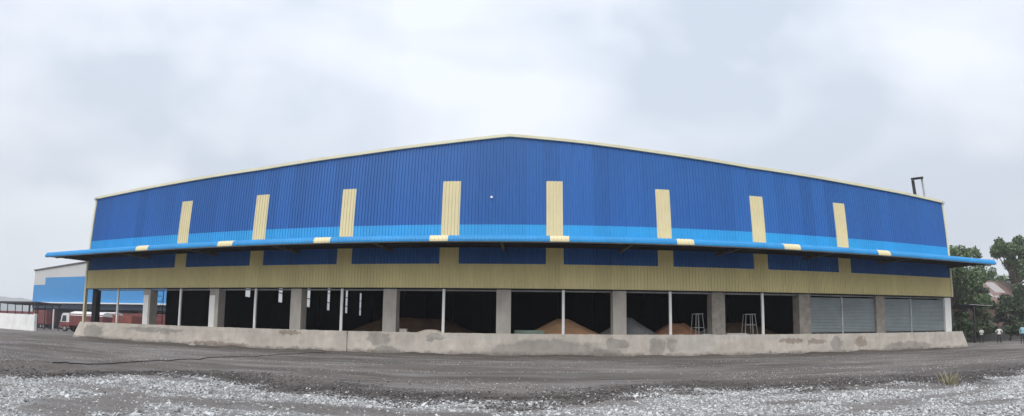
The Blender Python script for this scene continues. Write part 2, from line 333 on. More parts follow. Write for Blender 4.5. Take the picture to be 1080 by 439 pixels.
def stones(name, P, size, m):
    n = len(P); nv = len(ICO_V)
    V = np.repeat(ICO_V[None], n, 0) * (1 + rng.uniform(-.38, .38, (n, nv, 1)))
    V = V * (size[:, None, None] * rng.uniform(.6, 1.25, (n, 1, 3)) * np.array([1, 1, .6]))
    a = rng.uniform(0, 2 * np.pi, n); tl = rng.normal(0, .5, n)
    ca, sa, ct, st = np.cos(a)[:, None], np.sin(a)[:, None], np.cos(tl)[:, None], np.sin(tl)[:, None]
    X, Y, Z = V[..., 0], V[..., 1], V[..., 2]
    Y, Z = Y * ct - Z * st, Y * st + Z * ct
    X, Y = X * ca - Y * sa, X * sa + Y * ca
    V = np.stack([X, Y, Z], -1) + P[:, None, :]
    F = (ICO_F[None] + (np.arange(n) * nv)[:, None, None]).reshape(-1, 3)
    me = np_mesh(name, V.reshape(-1, 3), F); me.materials.append(m)
    o = bpy.data.objects.new(name, me); COL.objects.link(o); return setting(o, 'stuff')
def scatter(n, x0, x1, y0, y1, keep):
    x = rng.uniform(x0, x1, n); y = rng.uniform(y0, y1, n); k = keep(x, y); x, y = x[k], y[k]
    return x, y
WHITE = [(.24, .235, .225), (.42, .415, .405), (.54, .535, .525), (.66, .655, .645), (.30, .295, .285), (.56, .555, .545), (.12, .115, .11), (.44, .435, .425), (.17, .16, .15), (.5, .495, .485)]
x, y = scatter(230000, -11.5, 15, 1.6, 8.4, lambda x, y: (bdist(x, y) < .25) & (np.hypot(x, y) > 3.9) & (rng.random(len(x)) < sstep(.38, .60, patch(x, y)) * sstep(.3, -.3, bdist(x, y)) + .06))
s = .0055 + .019 * rng.random(len(x)) ** 3.0
k = rng.random(len(x)) < .02; s[k] *= 2.1
stones('white_gravel', np.stack([x, y, gheight(x, y) + s * .2], -1), s, stone_material('white_stone', WHITE))
DARKS = [(.05, .045, .043), (.09, .083, .08), (.07, .06, .055), (.13, .12, .115), (.10, .085, .075)]
x, y = scatter(130000, -14, 16, 2.5, 11, lambda x, y: (bdist(x, y) > -.5) & (np.exp(-np.abs(bdist(x, y)) / .45) * sstep(.28, .5, fbm(x * .8, y * .8, 44)) * 1.8 > rng.random(len(x))))
s = .010 + .018 * rng.random(len(x)) ** 2
stones('dark_soil_clods', np.stack([x, y, gheight(x, y) + s * .3], -1), s, stone_material('dark_clod', DARKS))
x, y = scatter(150000, -24, 26, 5, 24.5, lambda x, y: (bdist(x, y) > .0) & (rng.random(len(x)) < sstep(.48, .66, fbm(x * .35, y * 1.1, 41, 5)) * np.clip(1.15 - y / 30, .3, 1) + .03))
s = .006 + .012 * rng.random(len(x)) ** 3
MIXED = [(.10, .092, .088), (.25, .24, .235), (.5, .49, .48), (.15, .14, .135), (.62, .61, .6), (.12, .11, .105), (.34, .33, .32)]
stones('loose_stone_chips', np.stack([x, y, gheight(x, y) + s * .25], -1), s, stone_material('mixed_chip', MIXED))

# ------------------------------------------------------------------ the warehouse
Y0, XL, XR, RX = 24.9, -34.15, 31.98, -1.05
ZP, ZO, ZB, ZLB = 1.27, 3.86, 5.28, 7.62
YB = 101.0
GX_ = [-34.4, -28.8, -17.35, -10.5, -5.1, -1.05, 3.74, 7.9, 14.32, 22.8, 27.47, 32.2]
GZ_ = [11.13, 11.35, 11.83, 12.33, 12.84, 13.28, 12.86, 12.45, 11.92, 11.54, 11.38, 11.16]
def gable(x): return float(np.interp(x, GX_, GZ_))
wh = thing('warehouse', 'huge blue gabled warehouse with cream panels, long canopy and concrete loading platform', 'warehouse', (-1.05, Y0, 0))
def wpart(mb, name, m, parent=wh, smooth=False):
    if parent is wh:
        mb.v = [(a - wh.location.x, b - wh.location.y, c) for a, b, c in mb.v]
    o = mb.build(name, m, parent, smooth); return o
WO = Vector((-1.05, Y0, 0))
def wsub(mb, name, m, parent, smooth=False):
    mb.v = [(a - WO.x, b - WO.y, c - WO.z) for a, b, c in mb.v]; return mb.build(name, m, parent, smooth)

PITCH, RIB = .2, .045
def profile(x0, x1, pitch=PITCH, d=RIB):
    pts = []
    k0 = math.floor(x0 / pitch) - 1; k1 = math.ceil(x1 / pitch) + 1
    allp = []
    for k in range(k0, k1 + 1):
        b = k * pitch; allp += [(b, 0), (b + .5 * pitch, 0), (b + .62 * pitch, d), (b + .88 * pitch, d)]
    px = [p[0] for p in allp]; pd = [p[1] for p in allp]
    pts = [(x0, float(np.interp(x0, px, pd)))] + [p for p in allp if x0 + 1e-4 < p[0] < x1 - 1e-4] + [(x1, float(np.interp(x1, px, pd)))]
    return pts
def corr(mb, x0, x1, zb, zt, y):
    zb = zb if callable(zb) else (lambda q, c=zb: c); zt = zt if callable(zt) else (lambda q, c=zt: c)
    ps = profile(x0, x1)
    if zt is gable: ps = sorted(ps + [(g_, float(np.interp(g_, [p[0] for p in ps], [p[1] for p in ps]))) for g_ in GX_ if x0 + .01 < g_ < x1 - .01])
    i = len(mb.v)
    for px, d in ps:
        mb.v.append((px, y - d, zb(px))); mb.v.append((px, y - d, zt(px)))
    for k in range(len(ps) - 1):
        a = i + 2 * k; mb.f.append((a, a + 2, a + 3, a + 1))
    return mb

STR = [(-24.25, -23.25, 10.02), (-17.72, -16.72, 10.0), (-11.4, -10.48, 10.03), (-5.0, -3.92, 10.33), (1.18, 2.15, 10.33), (7.8, 8.7, 10.03), (14.1, 15.06, 9.98), (20.68, 21.68, 10.04)]
edges = [XL] + [v for s_ in STR for v in s_[:2]] + [XR]
ZC = 6.45      # where the canopy meets the wall
up = MB(); lo = MB()
for k in range(0, len(edges), 2):
    corr(up, edges[k], edges[k + 1], ZLB, gable, Y0); corr(lo, edges[k], edges[k + 1], 6.42, ZLB, Y0)
for a, b, zt in STR: corr(up, a, b, zt, gable, Y0)
wpart(up, 'upper_wall', M_blue); wpart(lo, 'light_blue_band', M_lblue)
for a, b, zt in STR:
    wpart(corr(MB(), a, b, 6.42, zt, Y0), 'cream_panel', M_cream)
    wpart(corr(MB(), a - .03, b + .03, ZB, 6.42, Y0), 'cream_pier', M_band)
for k in range(0, len(edges), 2):
    wpart(corr(MB(), edges[k] + (.03 if k else 0), edges[k + 1] - (.03 if k < len(edges) - 2 else 0), ZB, 6.42, Y0), 'blue_panel', M_blue)
wpart(corr(MB(), XL, XR, ZO, ZB, Y0), 'cream_band', M_band)
fl = MB().box(XL, XR, Y0 - .05, Y0 + .05, ZO - .06, ZO - .002); wpart(fl, 'band_edge_strip', M_steel)  # thin dark strip along the lower edge of the cream band
# trims
tr = MB()
for sgn, xe in ((-1, XL), (1, XR)):
    pass
def verge(x0, x1):
    ya, yb_ = Y0 - .14, Y0 + .25
    z0, z1 = gable(x0), gable(x1); i = len(tr.v)
    for xx, zz in ((x0, z0), (x1, z1)):
        tr.v.extend([(xx, ya, zz - .08), (xx, ya, zz + .10), (xx, yb_, zz + .10), (xx, yb_, zz - .08)])
    tr.f.extend([tuple(i + q for q in f) for f in ((0, 1, 5, 4), (1, 2, 6, 5), (2, 3, 7, 6), (3, 0, 4, 7), (0, 3, 2, 1), (4, 5, 6, 7))])
gx = [XL - .12] + GX_[1:-1] + [XR + .12]
for k in range(len(gx) - 1): verge(gx[k], gx[k + 1])
wpart(tr, 'verge_trim', M_trim)
for xe, zb in ((XL, ZP), (XR, ZO)):
    s_ = -1 if xe < 0 else 1
    wpart(MB().box(min(xe, xe + s_ * .2), max(xe, xe + s_ * .2), Y0 - .09, Y0 + .16, zb, gable(xe) - .1), 'corner_trim', M_trim)
    wpart(MB().box(min(xe, xe + s_ * .26), max(xe, xe + s_ * .26), Y0 - .2, Y0 + .1, gable(xe) - .16, gable(xe) + .02), 'gutter_end', M_grey)
wpart(MB().tube([(-2.05, Y0 - .02, 9.28), (-2.05, Y0 - .12, 9.28)], .07, 10), 'white_patch', M_whitepaint)  # white disc for a small pale spot on the wall, not a lamp
# roof and shell
rf = MB()
for a, b in zip([XL] + GX_[1:-1], GX_[1:-1] + [XR]):
    for z_, fl_ in ((.0, 0), (-.08, 1)):
        rf.quad((a, Y0 + .26, gable(a) + z_), (b, Y0 + .26, gable(b) + z_), (b, YB, gable(b) + z_), (a, YB, gable(a) + z_))
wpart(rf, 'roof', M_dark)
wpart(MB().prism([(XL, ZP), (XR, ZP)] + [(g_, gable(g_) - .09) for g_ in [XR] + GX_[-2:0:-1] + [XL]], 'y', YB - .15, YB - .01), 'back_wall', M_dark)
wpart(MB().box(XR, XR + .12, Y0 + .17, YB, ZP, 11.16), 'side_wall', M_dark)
# left wall with its row of tall daylight slots
SL = [41.2, 48.05, 55.9, 64.4, 71.8, 79.8, 87.1, 94.7]
sw = MB()
xa, xb = XL - .12, XL
sw.box(xa, xb, Y0 + .17, 34.3, 5.25, 11.13)
ed = [34.3] + [v for s_ in SL for v in (s_ - .55, s_ + .55)] + [YB]
for k in range(0, len(ed), 2): sw.box(xa, xb, ed[k], ed[k + 1], ZP, 11.13)
for s_ in SL: sw.box(xa, xb, s_ - .55, s_ + .55, ZP, 5.45); sw.box(xa, xb, s_ - .55, s_ + .55, 10.1, 11.13); sw.box(xa + .03, xb - .03, s_ - .55, s_ + .55, 6.72, 6.84); sw.box(xa + .03, xb - .03, s_ - .55, s_ + .55, 8.4, 8.5)
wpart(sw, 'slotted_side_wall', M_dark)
M_day = bpy.data.materials.new('translucent_sheet'); M_day.use_nodes = True
_n = M_day.node_tree.nodes; _n.remove(_n['Principled BSDF']); _t = _n.new('ShaderNodeBsdfTranslucent'); _t.inputs[0].default_value = (.74, .75, .77, 1)
M_day.node_tree.links.new(_t.outputs[0], _n['Material Output'].inputs[0])
for s_ in SL:
    dp_ = MB()
    for z0_, z1_ in ((5.46, 6.72), (6.84, 8.4), (8.5, 10.09)):
        dp_.quad((XL - .06, s_ - .54, z0_), (XL - .06, s_ + .54, z0_), (XL - .06, s_ + .54, z1_), (XL - .06, s_ - .54, z1_))
    wpart(dp_, 'daylight_panel', M_day)
# loading platform
pl = MB(); f0, xa_, xb_ = Y0, -34.75, 33.25
nseg = 340
front = []
for i in range(nseg + 1):
    t = i / nseg
    col = []
    for j in range(7):
        v = j / 6; z = -.08 + (ZP + .08) * v
        xx0, xx1 = -35.8 + 1.05 * v, 34.05 - .8 * v
        jit = (vnoise(np.array([i * .35]), np.array([j * 1.3]), 77)[0] - .5) * .03
        topj = ((vnoise(np.array([i * .9]), np.array([2.2]), 78)[0] - .5) * .035) if j == 6 else 0
        col.append((xx0 + (xx1 - xx0) * t, f0 + jit + (.02 if j == 6 else 0), z + topj))
    front.append(col)
for i in range(nseg + 1):
    for p in front[i]: pl.v.append(p)
    pl.v.append((front[i][6][0], f0 + .09, ZP)); pl.v.append((front[i][6][0], YB, ZP - .0))
for i in range(nseg):
    for j in range(8):
        a = i * 9 + j; pl.f.append((a, a + 9, a + 10, a + 1))
n_ = len(pl.v)
def endcap(i, xs_):
    c = [front[i][0], front[i][6]]
    pl.quad(c[0], c[1], (c[1][0], YB, ZP), (c[0][0], YB, -.08))
endcap(0, -1); endcap(nseg, 1)
plo = wpart(pl, 'loading_platform', M_plinth)
cr = MB().box(-10.56, -10.53, Y0 - .022, Y0 + .02, .02, ZP - .03); wsub(cr, 'expansion_joint', M_steel, plo)
# concrete pillars
PIL = [(-20.88, -20.12), (-14.5, -13.74), (-8.36, -7.55), (-1.66, -.83), (5.05, 5.84), (11.14, 12.0), (17.3, 18.2), (23.85, 24.7)]
for k, (a, b) in enumerate([(-27.25, -26.55)] + PIL):
    o = wpart(MB().box(a, b, Y0 + .04, Y0 + .78, ZP - .01, ZO - .06), 'pillar', M_rough if k >= 6 else M_conc)
    if k < 2: wsub(MB().box(a - .003, b - (.18 if k == 0 else .3), Y0 + .034, Y0 + .6, ZP, 3.36), 'white_paint', M_whitepaint, o)
o = wpart(MB().box(31.22, 31.95, Y0 + .04, Y0 + .78, ZP, ZO - .06), 'pillar', M_whitepaint)
o['label'] = 'white painted pillar'
wpart(MB().box(-33.35, -32.85, Y0 + .05, Y0 + .5, ZP, ZO - .06), 'steel_column', M_steel)
# bay posts, lintels, shutters
POST = [-30.17, -23.55, -17.13, -11.0, -4.72, 2.17, 8.5, 14.6]
for x_ in POST:
    wpart(MB().box(x_ - .075, x_ + .075, Y0 + .02, Y0 + .14, ZP, ZO - .06), 'bay_post', M_whitepaint)
bays = [(-32.85, -27.25)] + [(-26.55, -20.88)] + [(PIL[i][1], PIL[i + 1][0]) for i in range(7)] + [(24.7, 31.22)]
for a, b in bays:
    wpart(MB().box(a, b, Y0 + .22, Y0 + .42, ZO - .14, ZO - .07), 'lintel', M_grey)
for a, b, mid in ((18.2, 23.85, 20.9), (24.7, 31.22, 27.5)):
    for p, q in ((a, mid - .04), (mid + .04, b)):
        sh = MB(); n_ = 24; i = len(sh.v)
        for j in range(n_ * 2 + 1):
            z = ZP + .03 + (ZO - .24 - ZP - .03) * j / (n_ * 2); d = .0 if j % 2 == 0 else .04
            sh.v.append((p, Y0 + .24 - d, z)); sh.v.append((q, Y0 + .24 - d, z))
        for j in range(n_ * 2): sh.f.append((2 * j, 2 * j + 1, 2 * j + 3, 2 * j + 2))
        so = wpart(sh, 'roller_shutter', M_shut)
        wsub(MB().box(p, q, Y0 + .17, Y0 + .225, ZP + .01, ZP + .1), 'bottom_rail', M_steel, so)
    wpart(MB().box(mid - .045, mid + .045, Y0 + .16, Y0 + .3, ZP, ZO - .2), 'shutter_guide', M_grey)
# inside frames
for x_ in (-20.5, -7, 6.5, 20):
    for y_ in (41, 56.5, 72, 87.5):
        ic = MB().box(x_ - .15, x_ + .15, y_ - .01, y_ + .01, ZP, gable(x_) - .1).box(x_ - .16, x_ - .14, y_ - .15, y_ + .15, ZP, gable(x_) - .1).box(x_ + .14, x_ + .16, y_ - .15, y_ + .15, ZP, gable(x_) - .1)
        wpart(ic, 'inner_column', M_steel)
# canopy
CX0, CX1, CD = -35.2, 33.2, 3.5
sec = [(0.0, 5.83), (0.0, 5.93), (.035, 6.03), (.1, 6.11), (.2, 6.165), (.34, 6.19), (3.42, 6.46)]
def canopy_sheet(x0, x1, pitch=.2, d=.016, smooth=False):
    mb = MB(); ps = profile(x0, x1, pitch, d)
    nn = []
    for j in range(len(sec)):
        a = sec[max(j - 1, 0)]; b = sec[min(j + 1, len(sec) - 1)]; ty, tz = b[0] - a[0], b[1] - a[1]; l_ = math.hypot(ty, tz); nn.append((-tz / l_, ty / l_))
    for px, dd in ps:
        for (sy, sz), (ny_, nz_) in zip(sec, nn):
            mb.v.append((px, Y0 - CD + sy + ny_ * dd, sz + nz_ * dd))
    m_ = len(sec)
    for k in range(len(ps) - 1):
        for j in range(m_ - 1):
            a = k * m_ + j; mb.f.append((a, a + m_, a + m_ + 1, a + 1))
    return mb
BLK = [(-24.6, -23.45), (-17.68, -16.6), (-11.28, -10.33), (-4.88, -3.94), (1.2, 2.16), (7.76, 8.7), (14.1, 15.17), (20.97, 22.04)]
ce = [CX0] + [v for b_ in BLK for v in b_] + [CX1]
cb = MB()
for k in range(0, len(ce), 2):
    m_ = canopy_sheet(ce[k], ce[k + 1]); i = len(cb.v); cb.v += m_.v; cb.f += [tuple(i + q for q in f) for f in m_.f]
cano = wpart(cb, 'canopy', M_canopy)
for a, b in BLK: wsub(canopy_sheet(a, b), 'cream_sheet', M_cream, cano)
sf = MB(); sf.box(CX0 + .05, CX1 - .05, Y0 - CD + .06, Y0 - CD + .12, 5.80, 5.92)
wsub(sf, 'edge_angle', M_grey, cano)
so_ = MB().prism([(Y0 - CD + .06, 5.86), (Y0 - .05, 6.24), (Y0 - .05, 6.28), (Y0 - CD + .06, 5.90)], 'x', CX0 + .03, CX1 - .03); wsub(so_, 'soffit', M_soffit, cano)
pu = MB()
for t in (.28, .52, .76):
    yy = Y0 - CD + CD * t; zz = 5.86 + .38 * t; pu.box(CX0 + .04, CX1 - .04, yy - .03, yy + .03, zz - .08, zz + .01)
po = wsub(pu, 'purlin', M_steel, cano)
for x_ in (-34.0, -26.9, -20.5, -14.1, -7.95, -1.25, 5.45, 11.55, 17.75, 24.3, 31.7):
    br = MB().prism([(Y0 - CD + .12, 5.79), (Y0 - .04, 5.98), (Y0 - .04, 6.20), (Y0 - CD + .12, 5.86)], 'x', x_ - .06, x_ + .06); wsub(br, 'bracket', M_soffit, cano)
for xe in (CX0, CX1):
    et = MB().prism([(Y0 - CD + .0, 5.83), (Y0 - CD, 5.95), (Y0 - CD + .2, 6.2), (Y0 - .05, 6.49), (Y0 - .05, 6.2)], 'x', xe - .02, xe + .02); wsub(et, 'end_flashing', M_canopy, cano)

# ------------------------------------------------------------------ things on the platform
def heap(name, label, cat, x, y, rx, ry, h, m, seed, group=None, flat=.0, z0=ZP):
    n = 44; V = []; F = []
    k = 20
    for i in range(k + 1):
        r_ = i / k
        for j in range(n):
            a = 2 * math.pi * j / n
            rr = r_ * (1 + .14 * (float(vnoise(math.cos(a) * 1.7 + 9, math.sin(a) * 1.7 + 9, seed)) - .5) * 2)
            prof = max(0, 1 - max(0, r_ - flat) / (1 - flat)) ** 1.05
            zz = h * prof * (1 + .12 * (float(vnoise(r_ * 5 * math.cos(a) + 30, r_ * 5 * math.sin(a) + 30, seed + 3)) - .5)) - (.06 if i == k else 0)
            V.append((rx * rr * math.cos(a), ry * rr * math.sin(a), zz))
    for i in range(k):
        for j in range(n): j2 = (j + 1) % n; F.append((i * n + j, i * n + j2, (i + 1) * n + j2, (i + 1) * n + j))
    F.append(tuple(range(n)))
    mb = MB(); mb.v = V; mb.f = F; o = mb.build(name, m, None, True); o.location = (x, y, z0 + .005); tag(o, label, cat, group); return o
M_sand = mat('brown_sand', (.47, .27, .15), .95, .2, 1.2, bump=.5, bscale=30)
M_ggrav = mat('grey_aggregate', (.25, .25, .26), .95, .3, 6, bump=.8, bscale=26)
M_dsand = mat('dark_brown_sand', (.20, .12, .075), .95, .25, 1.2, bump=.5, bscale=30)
M_rsand = mat('red_sand', (.50, .25, .14), .95, .25, 1.5, bump=.5, bscale=30)
heap('sand_heap', 'broad brown sand heap behind the thin white post right of the middle pillar', 'sand heap', 2.45, 27.9, 2.35, 1.9, .98, M_sand, 3, 'heaps of building material', .17)
heap('gravel_heap', 'large grey gravel heap half hidden behind the pillar right of the brown sand heap', 'gravel heap', 6.75, 28.2, 2.0, 2.0, 1.12, M_ggrav, 8, 'heaps of building material', .12)
heap('sand_heap', 'reddish sand heap behind the trestle left of its pillar', 'sand heap', 10.2, 28.6, 2.0, 1.8, .8, M_rsand, 15, 'heaps of building material', .25)
heap('gravel_heap', 'small low grey gravel heap at the pillar between the two trestles', 'gravel heap', 12.2, 27.4, 1.3, 1.2, .52, M_ggrav, 21, 'heaps of building material', .1)
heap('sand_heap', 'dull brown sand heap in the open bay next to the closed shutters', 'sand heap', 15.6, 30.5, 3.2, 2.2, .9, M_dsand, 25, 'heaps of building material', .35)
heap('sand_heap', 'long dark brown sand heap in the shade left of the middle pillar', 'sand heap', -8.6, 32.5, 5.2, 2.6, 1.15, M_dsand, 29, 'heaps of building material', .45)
heap('sack_heap', 'flat pale sack heap on the platform edge by a white post', 'sack heap', -5.5, 25.35, .85, .28, .17, mat('sack_cloth', (.58, .52, .44), .9, .2, 5), 33, None, .4)
b_ = MB().box(-.22, .22, -.16, .16, 0, .2); bo = b_.build('concrete_block', M_conc); bo.location = (-7.15, 25.3, ZP); tag(bo, 'small grey concrete block on the platform edge beside a pillar', 'block')
b_ = MB().box(-.9, .9, -.02, .02, 0, .24); bo = b_.build('green_board', mat('green_board', (.20, .27, .22), .7, .15, 3)); bo.location = (.25, 26.2, ZP + .001); tag(bo, 'low pale green board lying on edge right of the middle pillar', 'board')
b_ = MB().box(-.75, .75, -.12, .12, 0, .05).box(-.7, .6, -.1, .1, .05, .09); bo = b_.build('plank_pile', M_grey); bo.location = (12.95, 25.3, ZP); tag(bo, 'short pale planks lying flat beside the right trestle', 'plank pile')
b_ = MB().box(-.35, .35, -.14, .14, 0, .04); bo = b_.build('plank', M_grey); bo.location = (10.9, 25.15, ZP); bo.rotation_euler = (0, 0, .1); tag(bo, 'short pale plank on the platform edge at the foot of the left trestle', 'plank')

M_trest = mat('galvanised_pipe', (.36, .36, .35), .55, .15, 4, metal=.1)
def trestle(label, x, y, hw, ring, rz):
    t = thing('trestle', label, 'trestle', (x, y, ZP), rz, 'steel trestles on the loading platform')
    h = 1.27
    MB().box(-hw * .8 - .04, hw * .8 + .04, -.25, .25, h, h + .035).build('platform_top', M_trest, t)
    for sx_ in (-1, 1):
        for sy_ in (-1, 1):
            MB().tube([(sx_ * hw * .76, sy_ * .22, h), (sx_ * hw * 1.05, sy_ * .32, 0)], .02, 7).build('leg', M_trest, t)
    q = .55 * 1.0
    zr = .62 if ring else .45
    k = 1 - zr / h; hx = hw * (.76 + .29 * k); hy = .22 + .1 * k
    for a, b in (((-hx, -hy, zr), (hx, -hy, zr)), ((-hx, hy, zr), (hx, hy, zr)), ((-hx, -hy, zr), (-hx, hy, zr)), ((hx, -hy, zr), (hx, hy, zr))):
        MB().tube([a, b], .018, 6).build('cross_bar', M_trest, t)
    for dx in ((-.03, .10) if ring else (-.10,)):
        MB().tube([(dx, -.24, h), (dx * 1.1, -.3, 0)], .016, 6).build('leg', M_trest, t)
    return t
trestle('grey pipe trestle with plain open legs standing before the reddish sand heap', 10.62, 26.0, .30, False, .15)
trestle('grey pipe trestle braced by a mid ring, standing beside the pale planks', 14.2, 26.0, .40, True, -.1)
# scaffold ladder at the open corner
t = thing('scaffold_ladder', 'tall dark scaffold ladder with cross rungs just inside the open left corner', 'ladder', (-31.75, 31, ZP))
for s_ in (-.42, .42): MB().tube([(s_, 0, 0), (s_, 0, 4.2)], .035, 7).build('upright', M_steel, t)
for k in range(9): MB().tube([(-.42, 0, .35 + k * .45), (.42, 0, .35 + k * .45)], .022, 6).build('rung', M_steel, t)
MB().tube([(-.42, .02, .6), (.42, .02, 2.6)], .02, 6).build('brace', M_steel, t)

heap('rubble_lump', 'pale plaster lump lying at the foot of the loading platform below a white pillar', 'rubble', -21.9, 24.6, .34, .16, .11, M_conc, 71, None, .3, 0.05)
# ------------------------------------------------------------------ left: blue neighbour warehouse, compound wall, shed, lorries
M_pale = mat('pale_grey_sheet', (.50, .50, .49), .55, .05, .2)
M_farblue = mat('far_blue_sheet', (.035, .225, .50), .5, .05, .2)
M_navy = mat('navy_sheet', (.045, .07, .12), .6, .1, .3)
M_maroon = mat('maroon_paint', (.17, .04, .04), .5, .3, 1.5)
M_darkwood = mat('shed_dark', (.035, .03, .032), .8, .3, 1)
fw = thing('neighbour_warehouse', 'light blue gabled warehouse with pale upper wall, beyond the left end of the loading platform', 'warehouse', (-119, 70, 0))
def fpart(mb, n, m): mb.v = [(a + 0.0, b, c) for a, b, c in mb.v]; return mb.build(n, m, fw)
def fgz(x): return 13.7 + .058 * min(x, 35) - .058 * max(0, x - 35)
up_ = MB().prism([(5.4, 10.25), (5.4, 11.95), (0, 11.95), (0, fgz(0)), (35, fgz(35)), (70, fgz(70)), (70, 11.95), (5.4, 11.95)][3:] + [(5.4, 11.95), (5.4, 10.25), (0, 10.25)], 'y', 0, .2)
fpart(up_, 'pale_wall', M_pale)
bl = MB().prism([(0, 6.05), (70, 6.05), (70, 11.948), (5.402, 11.948), (5.402, 10.248), (0, 10.248)], 'y', -.02, .18); fpart(bl, 'blue_cladding', M_farblue)
fpart(MB().box(-.8, 70, -1.2, -.03, 5.82, 6.04), 'white_fascia', M_whitepaint)
fpart(MB().box(0, 70, .0, .2, 4.7, 5.8), 'navy_band', M_navy)
fpart(MB().prism([(-.3, fgz(0) + .02), (35, fgz(35) + .05), (70, fgz(70) + .02), (70, fgz(70) + .3), (35, fgz(35) + .35), (-.3, fgz(0) + .3)], 'y', -.25, 45), 'roof', M_soffit)
fpart(MB().box(-.05, .15, .21, 45, 0.0, fgz(0) - .02), 'side_wall', M_navy)
fpart(MB().box(0, 70, 12, 12.2, 0, 5.8), 'inner_wall', M_darkwood)
for k in range(9): fpart(MB().box(.3 + k * 8.2, .65 + k * 8.2, .3, .65, 0, 4.7), 'column', M_darkwood)

wl = MB()
for k in range(8): wl.box(-78 + k * 2.3, -78 + k * 2.3 + 2.28, 35.5, 35.72, 0 - .1, 2.0 - .006 * (k % 3)); 0
wl.box(-59.75, -59.45, 35.42, 35.8, -.1, 2.1)
wlo = wl.build('compound_wall', mat('whitewash', (.78, .775, .76), .8, .12, .8)); tag(wlo, 'low whitewashed compound wall at the far left edge of the yard', 'wall')
t = thing('open_shed', 'low open shed with flat dark roof and maroon rail behind the white compound wall', 'shed', (-90, 45, 0))
MB().box(0, 14.6, 0, 5, 4.05, 4.32).build('roof', M_darkwood, t)
for x_ in (2, 4.8, 7.6, 10.0, 12.2, 14.4):
    for y_ in (.2, 4.7): MB().box(x_ - .06, x_ + .06, y_ - .06, y_ + .06, 0, 4.05).build('post', M_darkwood, t)
MB().box(0, 14.5, .28, .36, 2.35, 2.75).build('rail', M_maroon, t)
MB().box(0, 14.5, .45, .55, 0, 2.3).build('panel', M_maroon, t)

M_rubber = mat('tyre_rubber', (.02, .02, .02), .9, .1, 3); M_rim = mat('wheel_rim', (.25, .25, .25), .5, .1, 3)
M_glass = mat('dark_glass', (.03, .035, .04), .12, .05, 3); M_white_cab = mat('white_cab_paint', (.66, .64, .62), .4, .08, 1.2); M_pinkcab = mat('faded_pink_paint', (.55, .33, .31), .5, .12, 1.5)
M_chassis = mat('chassis', (.03, .028, .028), .7, .2, 2); M_lamp = mat('lamp_glass', (.7, .68, .6), .2, .02, 3)
M_rust = mat('rusty_red', (.23, .06, .045), .65, .3, 1.2)
def wheel(par, x, y, r=.5):
    o = MB().tube([(x, y - .14, r), (x, y + .14, r)], r, 18).build('wheel', M_rubber, par)
    MB().tube([(x, y - .16, r), (x, y - .142, r)], r * .55, 14).build('rim', M_rim, o)
def lorry(label, loc, rz, mcab, mbody, length, hcab, hbody, round_top=None, letters=None, lower=None, tarp=None):
    """nose towards local -X, near side -Y"""
    t = thing('lorry', label, 'lorry', loc, rz)
    W = 1.15
    prof = [(-.0, .55), (-.12, 1.0), (0, 1.45), (.28, hcab - .25), (.55, hcab), (1.8, hcab + .05), (1.9, .55)]
    cab = MB().prism(prof, 'y', -W, W).build('cab', mcab, t)
    MB().prism([(-.035, 1.55), (.22, hcab - .35), (.27, hcab - .35), (.02, 1.55)], 'y', -W * .88, W * .88).build('windscreen', M_glass, cab)
    for s_ in (-1, 1):
        MB().prism([(.35, 1.5), (.5, hcab - .35), (1.25, hcab - .35), (1.25, 1.5)], 'y', s_ * W - .012, s_ * W + .012).build('side_window', M_glass, cab)
        MB().box(-.16, -.08, s_ * .85 - .14, s_ * .85 + .14, .75, .98).build('headlight', M_lamp, cab)
        MB().box(.0, .1, s_ * (W + .12) - .07, s_ * (W + .12) + .07, 1.6, 2.05).build('mirror', M_chassis, cab)
    if lower: MB().box(-.14, 1.92, -W - .02, W + .02, .6, 1.42).build('lower_panel', lower, cab)
    MB().box(-.32, -.1, -W, W, .42, .68).build('bumper', M_chassis, t)
    MB().box(.1, length, -.45, .45, .55, .85).build('chassis', M_chassis, t)
    bd = MB(); bd.box(2.05, length, -W - .05, W + .05, .95, hbody)
    rb = bd; n = int((length - 2.05) / .6)
    for k in range(n + 1):
        x_ = 2.05 + (length - 2.05) * k / n
        for s_ in (-1, 1): rb.box(x_ - .04, x_ + .04, s_ * (W + .05) - .03, s_ * (W + .05) + .03, 1.0, hbody - .05)
    bo = bd.build('cargo_body', mbody, t)
    if tarp: MB().prism([(-W - .1, hbody - .25), (-W * .9, hbody + .2), (0, hbody + .42), (W * .9, hbody + .2), (W + .1, hbody - .25)], 'x', 2.0, length + .05).build('tarpaulin', tarp, t)
    for x_ in (1.0, length - 2.2, length - 1.0):
        for s_ in (-1, 1): wheel(t, x_, s_ * (W - .12))
    if letters:
        cu = bpy.data.curves.new('lettering', 'FONT'); cu.body = letters; cu.size = .95; cu.extrude = .005; cu.align_x = 'CENTER'
        to = bpy.data.objects.new('tmp', cu); COL.objects.link(to)
        dg = bpy.context.evaluated_depsgraph_get(); me = bpy.data.meshes.new_from_object(to.evaluated_get(dg)); bpy.data.objects.remove(to)
        lo_ = bpy.data.objects.new('lettering', me); COL.objects.link(lo_); me.materials.clear(); me.materials.append(M_whitepaint)
        lo_.parent = bo; lo_.location = (length * .55, -W - .10, hbody - 1.35); lo_.rotation_euler = (R(90), 0, 0)
    return t
lorry('maroon lorry with a tall box body parked at far left under the blue warehouse', (-104.6, 62, 0), 0, M_maroon, M_maroon, 7.4, 2.6, 3.75)
lorry('white topped lorry with maroon lower cab at the left end of the platform', (-69.6, 47.0, 0), R(14), M_white_cab, M_maroon, 8.4, 2.75, 2.7, lower=M_maroon, tarp=M_white_cab)
lorry('red lorry with white tarpaulin seen behind the dark steel column', (-73.9, 56.5, 0), 0, M_rust, M_rust, 5.9, 2.9, 3.1, tarp=M_white_cab)
lorry('lorry with faded pink cab seen left of the first thin bay post', (-68.9, 55.0, 0), R(0), M_pinkcab, M_rust, 7.6, 3.2, 2.9)
